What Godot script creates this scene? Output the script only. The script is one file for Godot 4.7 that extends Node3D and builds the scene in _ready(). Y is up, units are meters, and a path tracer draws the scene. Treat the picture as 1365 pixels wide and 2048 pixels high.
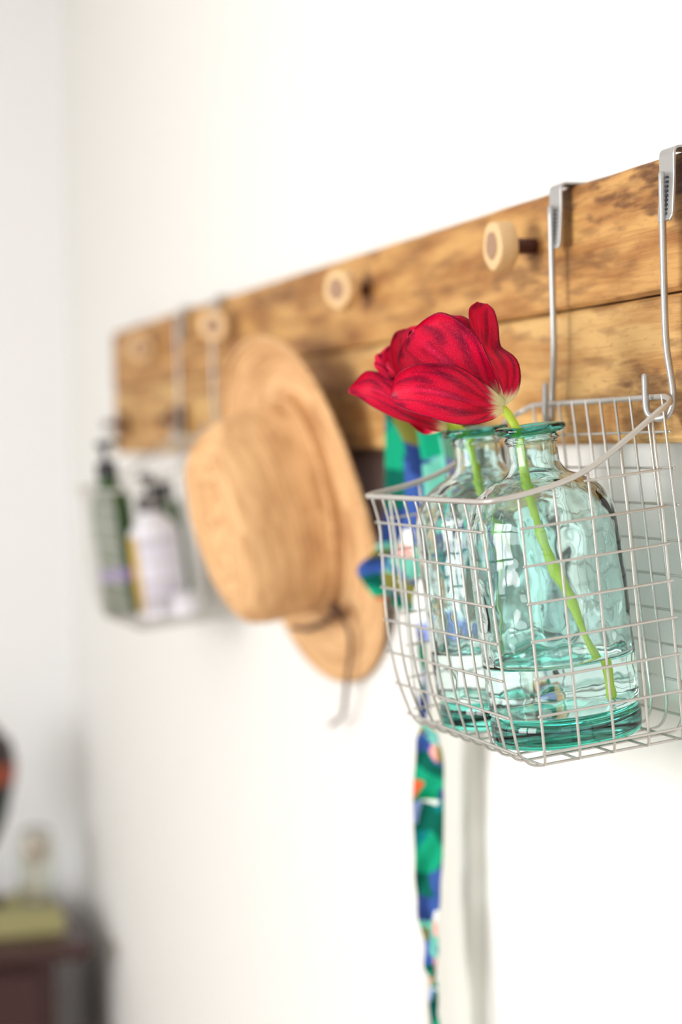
extends Node3D

const EYE := Vector3(0.0, 1.62, 0.71358)
const BOARD_FRONT := 0.03
const BASKET_TILT := 0.1191

var M := {}

# ---------------------------------------------------------------- shape helpers

func cr(p: Array, t: float) -> Variant:   # Catmull-Rom through p, t in 0..1
	var n := p.size() - 1
	var f := clampf(t, 0.0, 1.0) * n
	var i := mini(int(f), n - 1)
	var u := f - i
	var b = p[i]
	var c = p[i + 1]
	var a = p[i - 1] if i > 0 else b + (b - c)
	var d = p[i + 2] if i + 2 <= n else c + (c - b)
	return (b * 2.0 + (c - a) * u + (a * 2.0 - b * 5.0 + c * 4.0 - d) * u * u + (b * 3.0 - a - c * 3.0 + d) * u * u * u) * 0.5


func smooth_path(p: Array, n: int) -> Array:
	var out := []
	for i in n + 1:
		out.append(cr(p, float(i) / n))
	return out


func fillet(p: Array, r: float, steps := 4, closed := false) -> Array:   # rounds the corners of a polyline
	var out := []
	var n := p.size()
	for i in n:
		if not closed and (i == 0 or i == n - 1):
			out.append(p[i])
			continue
		var a: Vector3 = p[(i + n - 1) % n]
		var b: Vector3 = p[i]
		var c: Vector3 = p[(i + 1) % n]
		var k := minf(r, minf(a.distance_to(b), c.distance_to(b)) * 0.48)
		var s := b + (a - b).normalized() * k
		var e := b + (c - b).normalized() * k
		for j in steps + 1:
			var u := float(j) / steps
			out.append(s.lerp(b, u).lerp(b.lerp(e, u), u))
	return out


func new_st() -> SurfaceTool:
	var st := SurfaceTool.new()
	st.begin(Mesh.PRIMITIVE_TRIANGLES)
	return st


func grid(st: SurfaceTool, pts: Array, base: int, wrap_u := false, flip := false, uv_scale := Vector2.ONE) -> int:
	# pts: rows of equal length; quads between neighbours; returns the next base index
	var rows := pts.size()
	var cols: int = pts[0].size()
	for i in rows:
		for j in cols:
			st.set_uv(Vector2(float(j) / (cols - 1), float(i) / (rows - 1)) * uv_scale)
			st.add_vertex(pts[i][j])
	for i in rows - 1:
		for j in cols - 1:
			var a := base + i * cols + j
			var b := a + 1
			var c := a + cols
			var d := c + 1
			var q := [a, b, c, b, d, c] if not flip else [a, c, b, b, c, d]
			for x in q:
				st.add_index(x)
	return base + rows * cols


func weld(st: SurfaceTool) -> ArrayMesh:
	st.generate_normals()
	return st.commit()


func tube_into(st: SurfaceTool, base: int, path: Array, r: Variant, seg := 8, closed := false) -> int:
	var n := path.size()
	var rows := []
	var up := Vector3.ZERO
	var count := n + 1 if closed else n
	for k in count:
		var i := k % n
		var prev: Vector3 = path[(i + n - 1) % n] if closed or i > 0 else path[i]
		var next: Vector3 = path[(i + 1) % n] if closed or i < n - 1 else path[i]
		var t := (next - prev).normalized()
		if up == Vector3.ZERO:
			up = Vector3.UP if absf(t.y) < 0.8 else Vector3.BACK
		up = (up - t * up.dot(t)).normalized()
		var side := t.cross(up)
		var rr: float = r[i] if r is Array else r
		var row := []
		for j in seg + 1:
			var a := TAU * j / seg
			row.append(path[i] + (side * cos(a) + up * sin(a)) * rr)
		rows.append(row)
	if not closed:   # rounded ends
		for e in 2:
			var end := rows.size() - 1 if e else 0
			var c: Vector3 = path[n - 1] if e else path[0]
			var o: Vector3 = (path[n - 1] - path[n - 2]).normalized() if e else (path[0] - path[1]).normalized()
			var rr: float = (r[n - 1] if e else r[0]) if r is Array else r
			var src: Array = rows[end]
			for q in [[0.75, 0.6], [0.02, 0.9]]:
				var row := []
				for v in src:
					row.append(c + (v - c) * q[0] + o * rr * q[1])
				if e:
					rows.append(row)
				else:
					rows.push_front(row)
	return grid(st, rows, base, true, true)


func tube(path: Array, r: Variant, seg := 8, closed := false) -> ArrayMesh:
	var st := new_st()
	tube_into(st, 0, path, r, seg, closed)
	return weld(st)


func lathe(profile: Array, seg := 48, warp = null, uv := Vector2.ONE) -> ArrayMesh:
	# profile: Vector2(radius, height) running up the outside; closed solids run bottom centre, outside, top, inside, back down
	var st := new_st()
	var rows := []
	for p in profile:
		var row := []
		for j in seg + 1:
			var a := TAU * (j % seg) / seg
			var r: float = p.x
			var y: float = p.y
			if warp != null and r > 0.0005:
				var d: Vector2 = warp.call(a, p)
				r += d.x
				y += d.y
			row.append(Vector3(cos(a) * r, y, sin(a) * r))
		rows.append(row)
	grid(st, rows, 0, true, false, uv)
	return weld(st)


func round_profile(p: Array, r: float, steps := 4) -> Array:   # a 2-D profile with rounded corners
	var v := []
	for q in p:
		v.append(Vector3(q.x, q.y, 0))
	var out := []
	for q in fillet(v, r, steps):
		out.append(Vector2(q.x, q.y))
	return out


func bevel_box(size: Vector3, b: float, at := Vector3.ZERO, jitter := 0.0, cells := 1) -> ArrayMesh:
	# a box with chamfered edges; each face a flat sheet with metric UVs, long faces cut into cells whose rims may wander by jitter
	var st := new_st()
	st.set_smooth_group(-1)
	var h := size / 2.0
	var wob := FastNoiseLite.new()
	wob.seed = 5
	wob.frequency = 9.0
	var put := func(v: Vector3, uv: Vector2):
		var d := Vector3(0, wob.get_noise_2d(v.x, v.y * 3.0), wob.get_noise_2d(v.x + 40.0, v.y * 3.0)) * jitter
		st.set_uv(uv)
		st.add_vertex(v + d + at)
	var quad := func(a: Vector3, bb: Vector3, c: Vector3, d: Vector3, ua: Vector2, ub: Vector2, uc: Vector2, ud: Vector2):
		for k in [[a, ua], [bb, ub], [c, uc], [a, ua], [c, uc], [d, ud]]:
			put.call(k[0], k[1])
	var hx := h.x
	var ring := [Vector2(-h.y, -h.z + b), Vector2(-h.y + b, -h.z), Vector2(h.y - b, -h.z), Vector2(h.y, -h.z + b), Vector2(h.y, h.z - b), Vector2(h.y - b, h.z), Vector2(-h.y + b, h.z), Vector2(-h.y, h.z - b)]
	var shrink := []
	for q in ring:
		shrink.append(Vector2(signf(q.x) * (h.y - b), signf(q.y) * (h.z - b)))
	for i in 8:
		var p: Vector2 = ring[i]
		var q: Vector2 = ring[(i + 1) % 8]
		var n := cells
		for k in n:
			var x0 := lerpf(-hx + b, hx - b, float(k) / n)
			var x1 := lerpf(-hx + b, hx - b, float(k + 1) / n)
			var a := Vector3(x0, p.x, p.y)
			var bb := Vector3(x0, q.x, q.y)
			var c := Vector3(x1, q.x, q.y)
			var d := Vector3(x1, p.x, p.y)
			var u := func(v: Vector3): return Vector2((v.x + hx) / size.x, 1.0 - (v.y + h.y) / size.y)
			quad.call(a, d, c, bb, u.call(a), u.call(d), u.call(c), u.call(bb))
		for s in [-1.0, 1.0]:   # chamfer and cap at both ends
			var a := Vector3(s * (hx - b), p.x, p.y)
			var c := Vector3(s * (hx - b), q.x, q.y)
			var sa: Vector2 = shrink[i]
			var sc: Vector2 = shrink[(i + 1) % 8]
			var e := Vector3(s * hx, sa.x, sa.y)
			var g := Vector3(s * hx, sc.x, sc.y)
			var z := Vector2(0.01 if s < 0 else 0.99, 0.5)
			if s < 0:
				quad.call(a, c, g, e, z, z, z, z)
				quad.call(e, g, Vector3(s * hx, 0, 0), e, z, z, z, z)
			else:
				quad.call(c, a, e, g, z, z, z, z)
				quad.call(g, e, Vector3(s * hx, 0, 0), g, z, z, z, z)
	st.generate_normals()
	return st.commit()


func ribbon_strip(profile: Array, width: float, axis: Vector3, thick: float) -> ArrayMesh:
	# a bent metal strip: profile of Vector3 centre points, swept sideways along axis, with thickness and softened edges
	var st := new_st()
	var n := profile.size()
	var rows := []
	for i in n:
		var prev: Vector3 = profile[maxi(i - 1, 0)]
		var next: Vector3 = profile[mini(i + 1, n - 1)]
		var t := (next - prev).normalized()
		var nor := axis.cross(t).normalized() * thick * 0.5
		var half := axis * width * 0.5
		var w := 1.0
		if i == 0:
			w = 0.78
		elif i == 1:
			w = 0.95
		var row := []
		for q in [[-1.0, -0.6], [-0.94, -1.0], [0.94, -1.0], [1.0, -0.6], [1.0, 0.6], [0.94, 1.0], [-0.94, 1.0], [-1.0, 0.6], [-1.0, -0.6]]:
			row.append(profile[i] + half * q[0] * w + nor * q[1])
		rows.append(row)
	st.set_smooth_group(-1)
	for i in n - 1:
		for j in 8:
			var a: Vector3 = rows[i][j]
			var b: Vector3 = rows[i][j + 1]
			var c: Vector3 = rows[i + 1][j + 1]
			var d: Vector3 = rows[i + 1][j]
			for v in [a, b, c, a, c, d]:
				st.add_vertex(v)
	for e in [0, n - 1]:
		var c := Vector3.ZERO
		for j in 8:
			c += rows[e][j] / 8.0
		for j in 8:
			var tri := [rows[e][j], c, rows[e][j + 1]] if e == 0 else [rows[e][j + 1], c, rows[e][j]]
			for v in tri:
				st.add_vertex(v)
	st.generate_normals()
	return st.commit()

# ---------------------------------------------------------------- scene helpers

func obj(called: String, mesh: Mesh, mat: Material, parent: Node = self) -> MeshInstance3D:
	var o := MeshInstance3D.new()
	o.name = called
	o.mesh = mesh
	o.material_override = mat
	o.cast_shadow = GeometryInstance3D.SHADOW_CASTING_SETTING_ON
	parent.add_child(o, true)
	return o


func tag(o: Node, label: String, category: String, group := "") -> Node:
	o.set_meta("label", label)
	o.set_meta("category", category)
	if group != "":
		o.set_meta("group", group)
	return o


func numbered(called: String) -> String:
	if not has_node(called):
		return called
	var i := 1
	while has_node("%s_%03d" % [called, i]):
		i += 1
	return "%s_%03d" % [called, i]


func thing(called: String, label: String, category: String, at := Vector3.ZERO, rot := Vector3.ZERO, group := "", order := EULER_ORDER_XYZ) -> Node3D:
	var o := Node3D.new()
	o.name = numbered(called)
	add_child(o)
	o.position = at
	o.rotation_order = order
	o.rotation = rot
	tag(o, label, category, group)
	return o


func copy(src: Node3D, at: Vector3, label: String) -> Node3D:
	var o: Node3D = src.duplicate()
	o.name = numbered(str(src.name).rstrip("_0123456789"))
	add_child(o)
	o.position = at
	o.set_meta("label", label)
	return o


func struct(called: String, mesh: Mesh, mat: Material, at := Vector3.ZERO, label := "") -> MeshInstance3D:
	var o := obj(called, mesh, mat)
	o.position = at
	o.set_meta("kind", "structure")
	if label != "":
		o.set_meta("label", label)
	return o


func mat(called: String, c: Color, rough := 0.6, metal := 0.0, spec := 0.5) -> StandardMaterial3D:
	var m := StandardMaterial3D.new()
	m.resource_name = called
	m.albedo_color = c
	m.roughness = rough
	m.metallic = metal
	m.metallic_specular = spec
	M[called] = m
	return m


func noise(seed_: int, freq: float, kind := FastNoiseLite.TYPE_SIMPLEX_SMOOTH, oct := 3) -> FastNoiseLite:
	var n := FastNoiseLite.new()
	n.seed = seed_
	n.frequency = freq
	n.noise_type = kind
	n.fractal_octaves = oct
	if oct == 1:
		n.fractal_type = FastNoiseLite.FRACTAL_NONE
	return n


func bump(m: StandardMaterial3D, n: FastNoiseLite, size: int, uv: Vector3, cm: float) -> void:
	var t := NoiseTexture2D.new()
	t.width = size
	t.height = size
	t.seamless = true
	t.noise = n
	m.heightmap_enabled = true
	m.heightmap_texture = t
	m.heightmap_scale = cm
	m.uv1_triplanar = true
	m.uv1_scale = uv


func plank_texture(seed_: int, base: Color, stain: Color, burn: Color, patches: Array, knots: Array) -> ImageTexture:
	var w := 1600
	var h := 160
	var im := Image.create(w, h, false, Image.FORMAT_RGB8)
	var n := noise(seed_, 1.0, FastNoiseLite.TYPE_SIMPLEX_SMOOTH, 1)
	var f := noise(seed_ + 7, 1.0, FastNoiseLite.TYPE_SIMPLEX, 4)
	for y in h:
		for x in w:
			var warp := n.get_noise_2d(x * 0.004, y * 0.012) * 16.0
			var ky := 0.0
			var kd := 0.0
			for k in knots:
				var d := Vector2((x - k.x) * 0.55, y - k.y).length()
				kd = maxf(kd, 1.0 - smoothstep(k.z * 0.5, k.z, d))
				ky += exp(-d * d / (k.z * k.z * 9.0)) * k.z * signf(y - k.y + 0.01)
			var yy := y + warp + ky
			var grain := 0.5 + 0.5 * sin(yy * 0.42 + n.get_noise_2d(x * 0.002, yy * 0.05) * 5.0)
			var fibre := f.get_noise_2d(x * 0.02, y * 0.55)
			var cloud := f.get_noise_2d(x * 0.006 + 90.0, y * 0.017)
			var c := base.lerp(stain, clampf(0.16 * grain + 0.24 * fibre + 0.75 * cloud + 0.22, 0.0, 1.0))
			var dirt := smoothstep(0.1, 0.7, f.get_noise_2d(x * 0.010 + 300.0, y * 0.024 + 50.0)) * 0.30
			for p in patches:   # handling stains: [centre, radii, strength]
				var d: Vector2 = (Vector2(x, y) - p[0]) / p[1]
				var e := d.length() + 0.9 * f.get_noise_2d(x * 0.02 + 11.0, y * 0.035)
				dirt = maxf(dirt, p[2] * (1.0 - smoothstep(0.25, 1.15, e)) * (0.75 + 0.6 * absf(f.get_noise_2d(x * 0.022, y * 0.06))))
			c = c.lerp(burn, clampf(dirt, 0.0, 0.95))
			c = c.lerp(burn * 0.6, kd * 0.85)
			var scratch := smoothstep(0.42, 0.6, f.get_noise_2d(x * 0.05 + 700.0, y * 0.09 + 20.0))
			im.set_pixel(x, y, c.lerp(burn, scratch * 0.12))
	return ImageTexture.create_from_image(im)


func print_texture() -> ImageTexture:   # the apron's painterly floral print
	var s := 384
	var im := Image.create(s, s, false, Image.FORMAT_RGB8)
	var cell := noise(41, 0.019, FastNoiseLite.TYPE_CELLULAR, 1)
	cell.cellular_return_type = FastNoiseLite.RETURN_CELL_VALUE
	cell.domain_warp_enabled = true
	cell.domain_warp_amplitude = 26.0
	cell.domain_warp_frequency = 0.02
	var small := noise(17, 0.04, FastNoiseLite.TYPE_CELLULAR, 1)
	small.cellular_return_type = FastNoiseLite.RETURN_CELL_VALUE
	var inks := [Color8(8, 140, 92), Color8(12, 118, 120), Color8(40, 62, 118), Color8(128, 150, 218), Color8(236, 242, 242), Color8(22, 160, 120), Color8(110, 190, 170), Color8(150, 165, 225), Color8(10, 96, 80), Color8(60, 90, 160)]
	var dots := [Color8(240, 170, 160), Color8(120, 118, 52), Color8(150, 170, 228), Color8(245, 246, 240), Color8(232, 104, 56), Color8(30, 42, 80), Color8(120, 200, 180)]
	for y in s:
		for x in s:
			var v := clampf(cell.get_noise_2d(x, y) * 0.5 + 0.5, 0.0, 0.999)
			var c: Color = inks[int(v * inks.size())]
			var u := clampf(small.get_noise_2d(x, y) * 0.5 + 0.5, 0.0, 0.999)
			if u > 0.84:
				c = dots[int((u - 0.84) / 0.16 * dots.size())]
			im.set_pixel(x, y, c)
	return ImageTexture.create_from_image(im)


func petal_texture() -> ImageTexture:   # v runs from the pale base to the tip
	var s := 256
	var im := Image.create(s, s, false, Image.FORMAT_RGB8)
	var n := noise(3, 1.0, FastNoiseLite.TYPE_SIMPLEX, 3)
	for y in s:
		for x in s:
			var u := (x / 255.0 - 0.5) * 2.0
			var v := y / 255.0
			var streak := n.get_noise_2d(u * 1.9 / (0.5 + v), v * 1.9)
			var fine := n.get_noise_2d(u * 40.0 / (0.5 + v) + 50.0, v * 3.0)
			var c := Color8(210, 0, 52).lerp(Color8(98, 0, 38), clampf(0.18 + streak * 0.75 + fine * 0.10, 0.0, 1.0))
			c = c.lerp(Color8(228, 30, 84), smoothstep(0.12, 0.0, absf(u)) * 0.5 * smoothstep(1.0, 0.5, v))
			c = c.lerp(Color8(70, 0, 34), smoothstep(0.86, 1.0, absf(u)) * 0.5)
			var edge := 0.10 + 0.05 * fine + 0.05 * absf(u) + 0.03 * streak
			c = c.lerp(Color8(238, 232, 176), 1.0 - smoothstep(edge - 0.05, edge + 0.05, v))
			if n.get_noise_2d(x * 0.37, y * 0.37 + 500.0) > 0.62:
				c = c.lerp(Color8(240, 190, 200), 0.5)   # pollen dust
			im.set_pixel(x, y, c)
	return ImageTexture.create_from_image(im)


func straw_texture() -> ImageTexture:   # rows of plaited straw; v across the rows
	var im := Image.create(512, 512, false, Image.FORMAT_RGB8)
	var n := noise(8, 1.0, FastNoiseLite.TYPE_SIMPLEX, 3)
	for y in 512:
		for x in 512:
			var row := fposmod(y / 8.0, 1.0)
			var weave := 0.5 + 0.5 * sin(x * 0.6 + (PI if int(y / 8.0) % 2 else 0.0))
			var k := 0.30 * absf(row - 0.5) * 2.0 + 0.12 * weave + 0.45 * n.get_noise_2d(x * 0.002, int(y / 8.0) * 3.1) + 0.1 * n.get_noise_2d(x * 0.1, y * 0.1)
			im.set_pixel(x, y, Color8(230, 188, 138).lerp(Color8(168, 120, 78), clampf(k + 0.05, 0.0, 1.0)))
	return ImageTexture.create_from_image(im)


func materials() -> void:
	var wall := mat("wall_paint", Color8(236, 235, 231), 0.85, 0.0, 0.3)
	bump(wall, noise(2, 0.05), 256, Vector3.ONE * 2.0, 0.02)
	mat("far_wall_paint", Color8(246, 246, 246), 0.85, 0.0, 0.3)
	mat("ceiling_paint", Color8(240, 240, 238), 0.9)
	var fl := mat("floor_boards", Color8(160, 132, 104), 0.45)
	bump(fl, noise(6, 0.02), 256, Vector3(1, 1, 6), 0.05)
	mat("trim_paint", Color8(222, 223, 214), 0.6)
	mat("window_white", Color8(240, 240, 238), 0.4)
	var pane := mat("window_pane", Color(1, 1, 1, 0.04), 0.02)
	pane.transparency = BaseMaterial3D.TRANSPARENCY_ALPHA

	for i in 2:
		var t := plank_texture(20 + i, [Color8(200, 153, 92), Color8(208, 168, 108)][i], [Color8(144, 94, 48), Color8(164, 114, 62)][i], Color8(84, 52, 30),
			[[[Vector2(1440, 22), Vector2(120, 42), 0.75], [Vector2(1560, 40), Vector2(60, 90), 0.7], [Vector2(1250, 100), Vector2(90, 24), 0.4], [Vector2(700, 30), Vector2(80, 30), 0.45]],
			[[Vector2(1400, 110), Vector2(60, 40), 0.6], [Vector2(1480, 60), Vector2(70, 20), 0.4], [Vector2(1545, 140), Vector2(70, 24), 0.45], [Vector2(900, 60), Vector2(60, 30), 0.4]]][i],
			[[Vector3(1530, 62, 9), Vector3(420, 100, 10)], [Vector3(640, 90, 12)]][i])
		var m := mat("plank_wood_" + ["upper", "lower"][i], Color.WHITE, 0.62, 0.0, 0.35)
		m.albedo_texture = t
		var g := NoiseTexture2D.new()
		g.width = 256
		g.height = 256
		g.seamless = true
		g.noise = noise(31, 0.03)
		m.roughness_texture = null
		m.normal_enabled = true
		g.as_normal_map = true
		g.bump_strength = 3.0
		m.normal_texture = g
		m.normal_scale = 0.35
	mat("plank_edge", Color8(140, 96, 54), 0.8)

	var birch := mat("cut_birch", Color8(222, 186, 136), 0.6)
	bump(birch, noise(12, 0.08), 128, Vector3.ONE * 20.0, 0.05)
	mat("weathered_slice", Color8(122, 88, 58), 0.75)
	mat("birch_heart", Color8(160, 126, 98), 0.65)
	mat("dark_dowel", Color8(74, 36, 32), 0.55)

	var steel := mat("satin_silver", Color8(192, 190, 184), 0.36, 0.55)
	steel.metallic_specular = 0.6
	mat("hook_silver", Color8(178, 178, 176), 0.30, 0.55)
	mat("weld_dark", Color8(50, 54, 70), 0.6, 0.3)

	for g in [["bottle_glass", Color8(234, 253, 251)], ["lip_glass", Color8(74, 186, 174)], ["base_glass", Color8(130, 248, 230)], ["water", Color8(234, 253, 251)]]:
		var m := mat(g[0], Color(g[1].r, g[1].g, g[1].b, 0.0), 0.0)
		m.refraction_enabled = true
		m.refraction_scale = 0.033 if g[0] == "water" else 0.05

	var stem := mat("tulip_stem", Color8(212, 236, 80), 0.45)
	stem.backlight_enabled = true
	stem.backlight = Color8(120, 150, 40)
	var petal := mat("tulip_petal", Color.WHITE, 0.42, 0.0, 0.3)
	petal.albedo_texture = petal_texture()
	petal.backlight_enabled = true
	petal.backlight = Color(0.3, 0.3, 0.3)

	var straw := mat("straw", Color.WHITE, 0.75, 0.0, 0.3)
	straw.albedo_texture = straw_texture()
	straw.uv1_scale = Vector3(6, 1.6, 1)
	straw.heightmap_enabled = true
	straw.heightmap_texture = straw.albedo_texture
	straw.heightmap_scale = 0.08
	mat("hat_cord", Color8(84, 56, 40), 0.8)

	var cloth := mat("floral_cotton", Color.WHITE, 0.85, 0.0, 0.2)
	cloth.albedo_texture = print_texture()
	cloth.cull_mode = BaseMaterial3D.CULL_DISABLED
	mat("taupe_cloth", Color8(168, 154, 158), 0.9, 0.0, 0.2)

	mat("dark_wood", Color8(62, 34, 32), 0.4)
	mat("dark_wood_front", Color8(62, 32, 32), 0.45)
	mat("black_plastic", Color8(28, 30, 34), 0.35)
	mat("plum_plastic", Color8(52, 40, 48), 0.4)
	mat("green_plastic", Color8(52, 84, 40), 0.3)
	mat("label_green", Color8(66, 88, 62), 0.5)
	mat("label_purple", Color8(140, 120, 190), 0.5)
	mat("white_plastic", Color8(236, 234, 242), 0.35)
	mat("label_yellow", Color8(224, 184, 88), 0.5)
	mat("label_lavender", Color8(222, 218, 232), 0.5)
	mat("olive_cloth", Color8(168, 162, 112), 0.8)
	mat("page_paper", Color8(206, 196, 150), 0.9)
	mat("bronze_glaze", Color8(44, 28, 24), 0.3)
	mat("rust_glaze", Color8(150, 60, 30), 0.35)
	mat("green_black_glaze", Color8(36, 42, 38), 0.3)
	mat("pale_pink", Color8(226, 204, 194), 0.7)
	var jar := mat("jar_glass", Color(0.96, 0.97, 0.94, 0.0), 0.02)
	jar.refraction_enabled = true
	jar.refraction_scale = 0.05

# ---------------------------------------------------------------- the room

func room() -> void:
	var x0 := -4.33
	var x1 := 1.6
	var z1 := 3.3
	var box := func(size: Vector3): return bevel_box(size, 0.002)
	struct("wall_north", box.call(Vector3(x1 - x0 + 0.4, 3.0, 0.2)), M.wall_paint, Vector3((x0 + x1) / 2, 1.3, -0.1))
	struct("wall_west", box.call(Vector3(0.2, 3.0, z1 + 0.4)), M.far_wall_paint, Vector3(x0 - 0.1, 1.3, z1 / 2))
	struct("floor", box.call(Vector3(x1 - x0 + 0.4, 0.2, z1 + 0.4)), M.floor_boards, Vector3((x0 + x1) / 2, -0.1, z1 / 2))
	struct("ceiling", box.call(Vector3(x1 - x0 + 0.4, 0.2, z1 + 0.4)), M.ceiling_paint, Vector3((x0 + x1) / 2, 2.75, z1 / 2))
	# the wall opposite the rail and the wall behind the camera, with their window openings
	var lo := 0.75
	var hi := 2.35
	var pierced := func(cuts: Array):   # a wall along x from cuts[0], every second stretch an opening
		var st := new_st()
		for i in cuts.size() - 1:
			var wd: float = cuts[i + 1] - cuts[i]
			var cx: float = (cuts[i + 1] + cuts[i]) / 2
			if i % 2 == 0:
				st.append_from(box.call(Vector3(wd, 3.0, 0.2)), 0, Transform3D(Basis(), Vector3(cx, 1.3, 0)))
			else:
				st.append_from(box.call(Vector3(wd, lo + 0.2, 0.2)), 0, Transform3D(Basis(), Vector3(cx, lo / 2 - 0.1, 0)))
				st.append_from(box.call(Vector3(wd, 2.8 - hi, 0.2)), 0, Transform3D(Basis(), Vector3(cx, (2.8 + hi) / 2, 0)))
		return st.commit()
	struct("wall_south", pierced.call([x0 - 0.2, -3.9, -2.3, -2.0, -0.2, x1 + 0.2]), M.far_wall_paint, Vector3(0, 0, z1 + 0.1))
	struct("wall_east", pierced.call([-z1, -2.05, -0.95, 0.0]), M.far_wall_paint, Vector3(x1 + 0.1, 0, 0)).rotation = Vector3(0, PI / 2, 0)
	var wins := [[Vector3(-3.1, 0, z1 + 0.12), 1.6, 0.0], [Vector3(-1.1, 0, z1 + 0.12), 1.8, 0.0], [Vector3(x1 + 0.12, 0, 1.5), 1.1, PI / 2]]
	for i in 3:
		var wd: float = wins[i][1]
		var fr := new_st()
		for bar in [[Vector3(wd, 0.06, 0.06), Vector3(0, lo + 0.03, 0)], [Vector3(wd, 0.06, 0.06), Vector3(0, hi - 0.03, 0)], [Vector3(0.06, hi - lo - 0.12, 0.06), Vector3(0.03 - wd / 2, (lo + hi) / 2, 0)],
				[Vector3(0.06, hi - lo - 0.12, 0.06), Vector3(wd / 2 - 0.03, (lo + hi) / 2, 0)], [Vector3(0.05, hi - lo - 0.12, 0.05), Vector3(0, (lo + hi) / 2, 0)]]:
			fr.append_from(bevel_box(bar[0], 0.006), 0, Transform3D(Basis(), bar[1]))
		var w := struct("window_%d" % (i + 1), fr.commit(), M.window_white, wins[i][0])
		w.rotation = Vector3(0, wins[i][2], 0)
		obj("pane", bevel_box(Vector3(wd - 0.1, hi - lo - 0.1, 0.005), 0.001), M.window_pane, w).position = Vector3(0, (lo + hi) / 2, 0)
	# narrow painted board standing on the wall below the peg rail, its right edge rounded
	var prof := [Vector3(-0.13, 0, 0), Vector3(-0.13, 0, 0.018)]
	for k in 7:
		var t := k / 6.0 * PI / 2
		prof.append(Vector3(-0.005 + 0.005 * sin(t), 0, 0.013 + 0.005 * cos(t)))
	prof.append(Vector3(0, 0, 0))
	var tr := new_st()
	var rows := [[], []]
	for p in prof:
		rows[0].append(p)
		rows[1].append(p + Vector3(0, 1.6, 0))
	grid(tr, rows, 0)
	struct("trim_1", weld(tr), M.trim_paint, Vector3(-1.912, 0, 0))

# ---------------------------------------------------------------- the peg rail

func peg_rail() -> void:
	var x0 := -3.665
	var x1 := -1.12
	var rail := thing("peg_rail", "long stained wooden wall board of two planks with round peg knobs", "coat rack", Vector3((x0 + x1) / 2, 1.622, 0.018))
	var len := x1 - x0
	var up := obj("plank", bevel_box(Vector3(len, 0.1005, 0.024), 0.0030, Vector3.ZERO, 0.0007, 90), M.plank_wood_upper, rail)
	up.position = Vector3(0, 0.1623, 0)
	var low := obj("plank", bevel_box(Vector3(len, 0.1105, 0.024), 0.0034, Vector3.ZERO, 0.0007, 90), M.plank_wood_lower, rail)
	low.position = Vector3(0, 0.0553, -0.0008)
	var slice := func(a: float, p: Vector2): return Vector2(p.x * 0.05 * sin(2.0 * a + 0.6) + p.x * 0.03 * sin(5.0 * a), 0.0)
	var disc := lathe(round_profile([Vector2(0, 0.0045), Vector2(0.0215, 0.0045), Vector2(0.0215, 0.021), Vector2(0, 0.021)], 0.002, 3), 28, slice)
	var heart := lathe(round_profile([Vector2(0, 0), Vector2(0.0125, 0), Vector2(0.0125, 0.0012), Vector2(0, 0.0012)], 0.0006, 2), 24, slice)
	var post := lathe(round_profile([Vector2(0, 0), Vector2(0.0068, 0), Vector2(0.0068, 0.028), Vector2(0, 0.028)], 0.0008, 2), 16)
	var spots := [Vector2(-1.685, 1.793), Vector2(-2.164, 1.793), Vector2(-2.77, 1.791), Vector2(-3.31, 1.789), Vector2(-1.92, 1.672), Vector2(-2.40, 1.672), Vector2(-3.10, 1.672), Vector2(-3.55, 1.671)]
	for i in spots.size():
		var dark: bool = i >= 6
		var p := obj("peg", disc, M.weathered_slice if dark else M.cut_birch, rail)
		p.position = Vector3(spots[i].x, spots[i].y, 0.049) - rail.position
		p.rotation = Vector3(PI / 2, 0.4 * i, 0)
		obj("heartwood", heart, M.birch_heart, p).position = Vector3(0, 0.0205, 0)
		var d := obj("dowel", post, M.dark_dowel, p)
		d.position = Vector3(0, -0.0205, 0)

# ---------------------------------------------------------------- wire baskets and their hooks

func rim_height(z: float) -> float:   # the rim swoops from the low front up to the high back
	return cr([0.0765, 0.0665, 0.056, 0.0465, 0.037, 0.0305, 0.0268, 0.0243, 0.0228, 0.022], clampf(z / 0.152, 0.0, 1.0))


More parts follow.
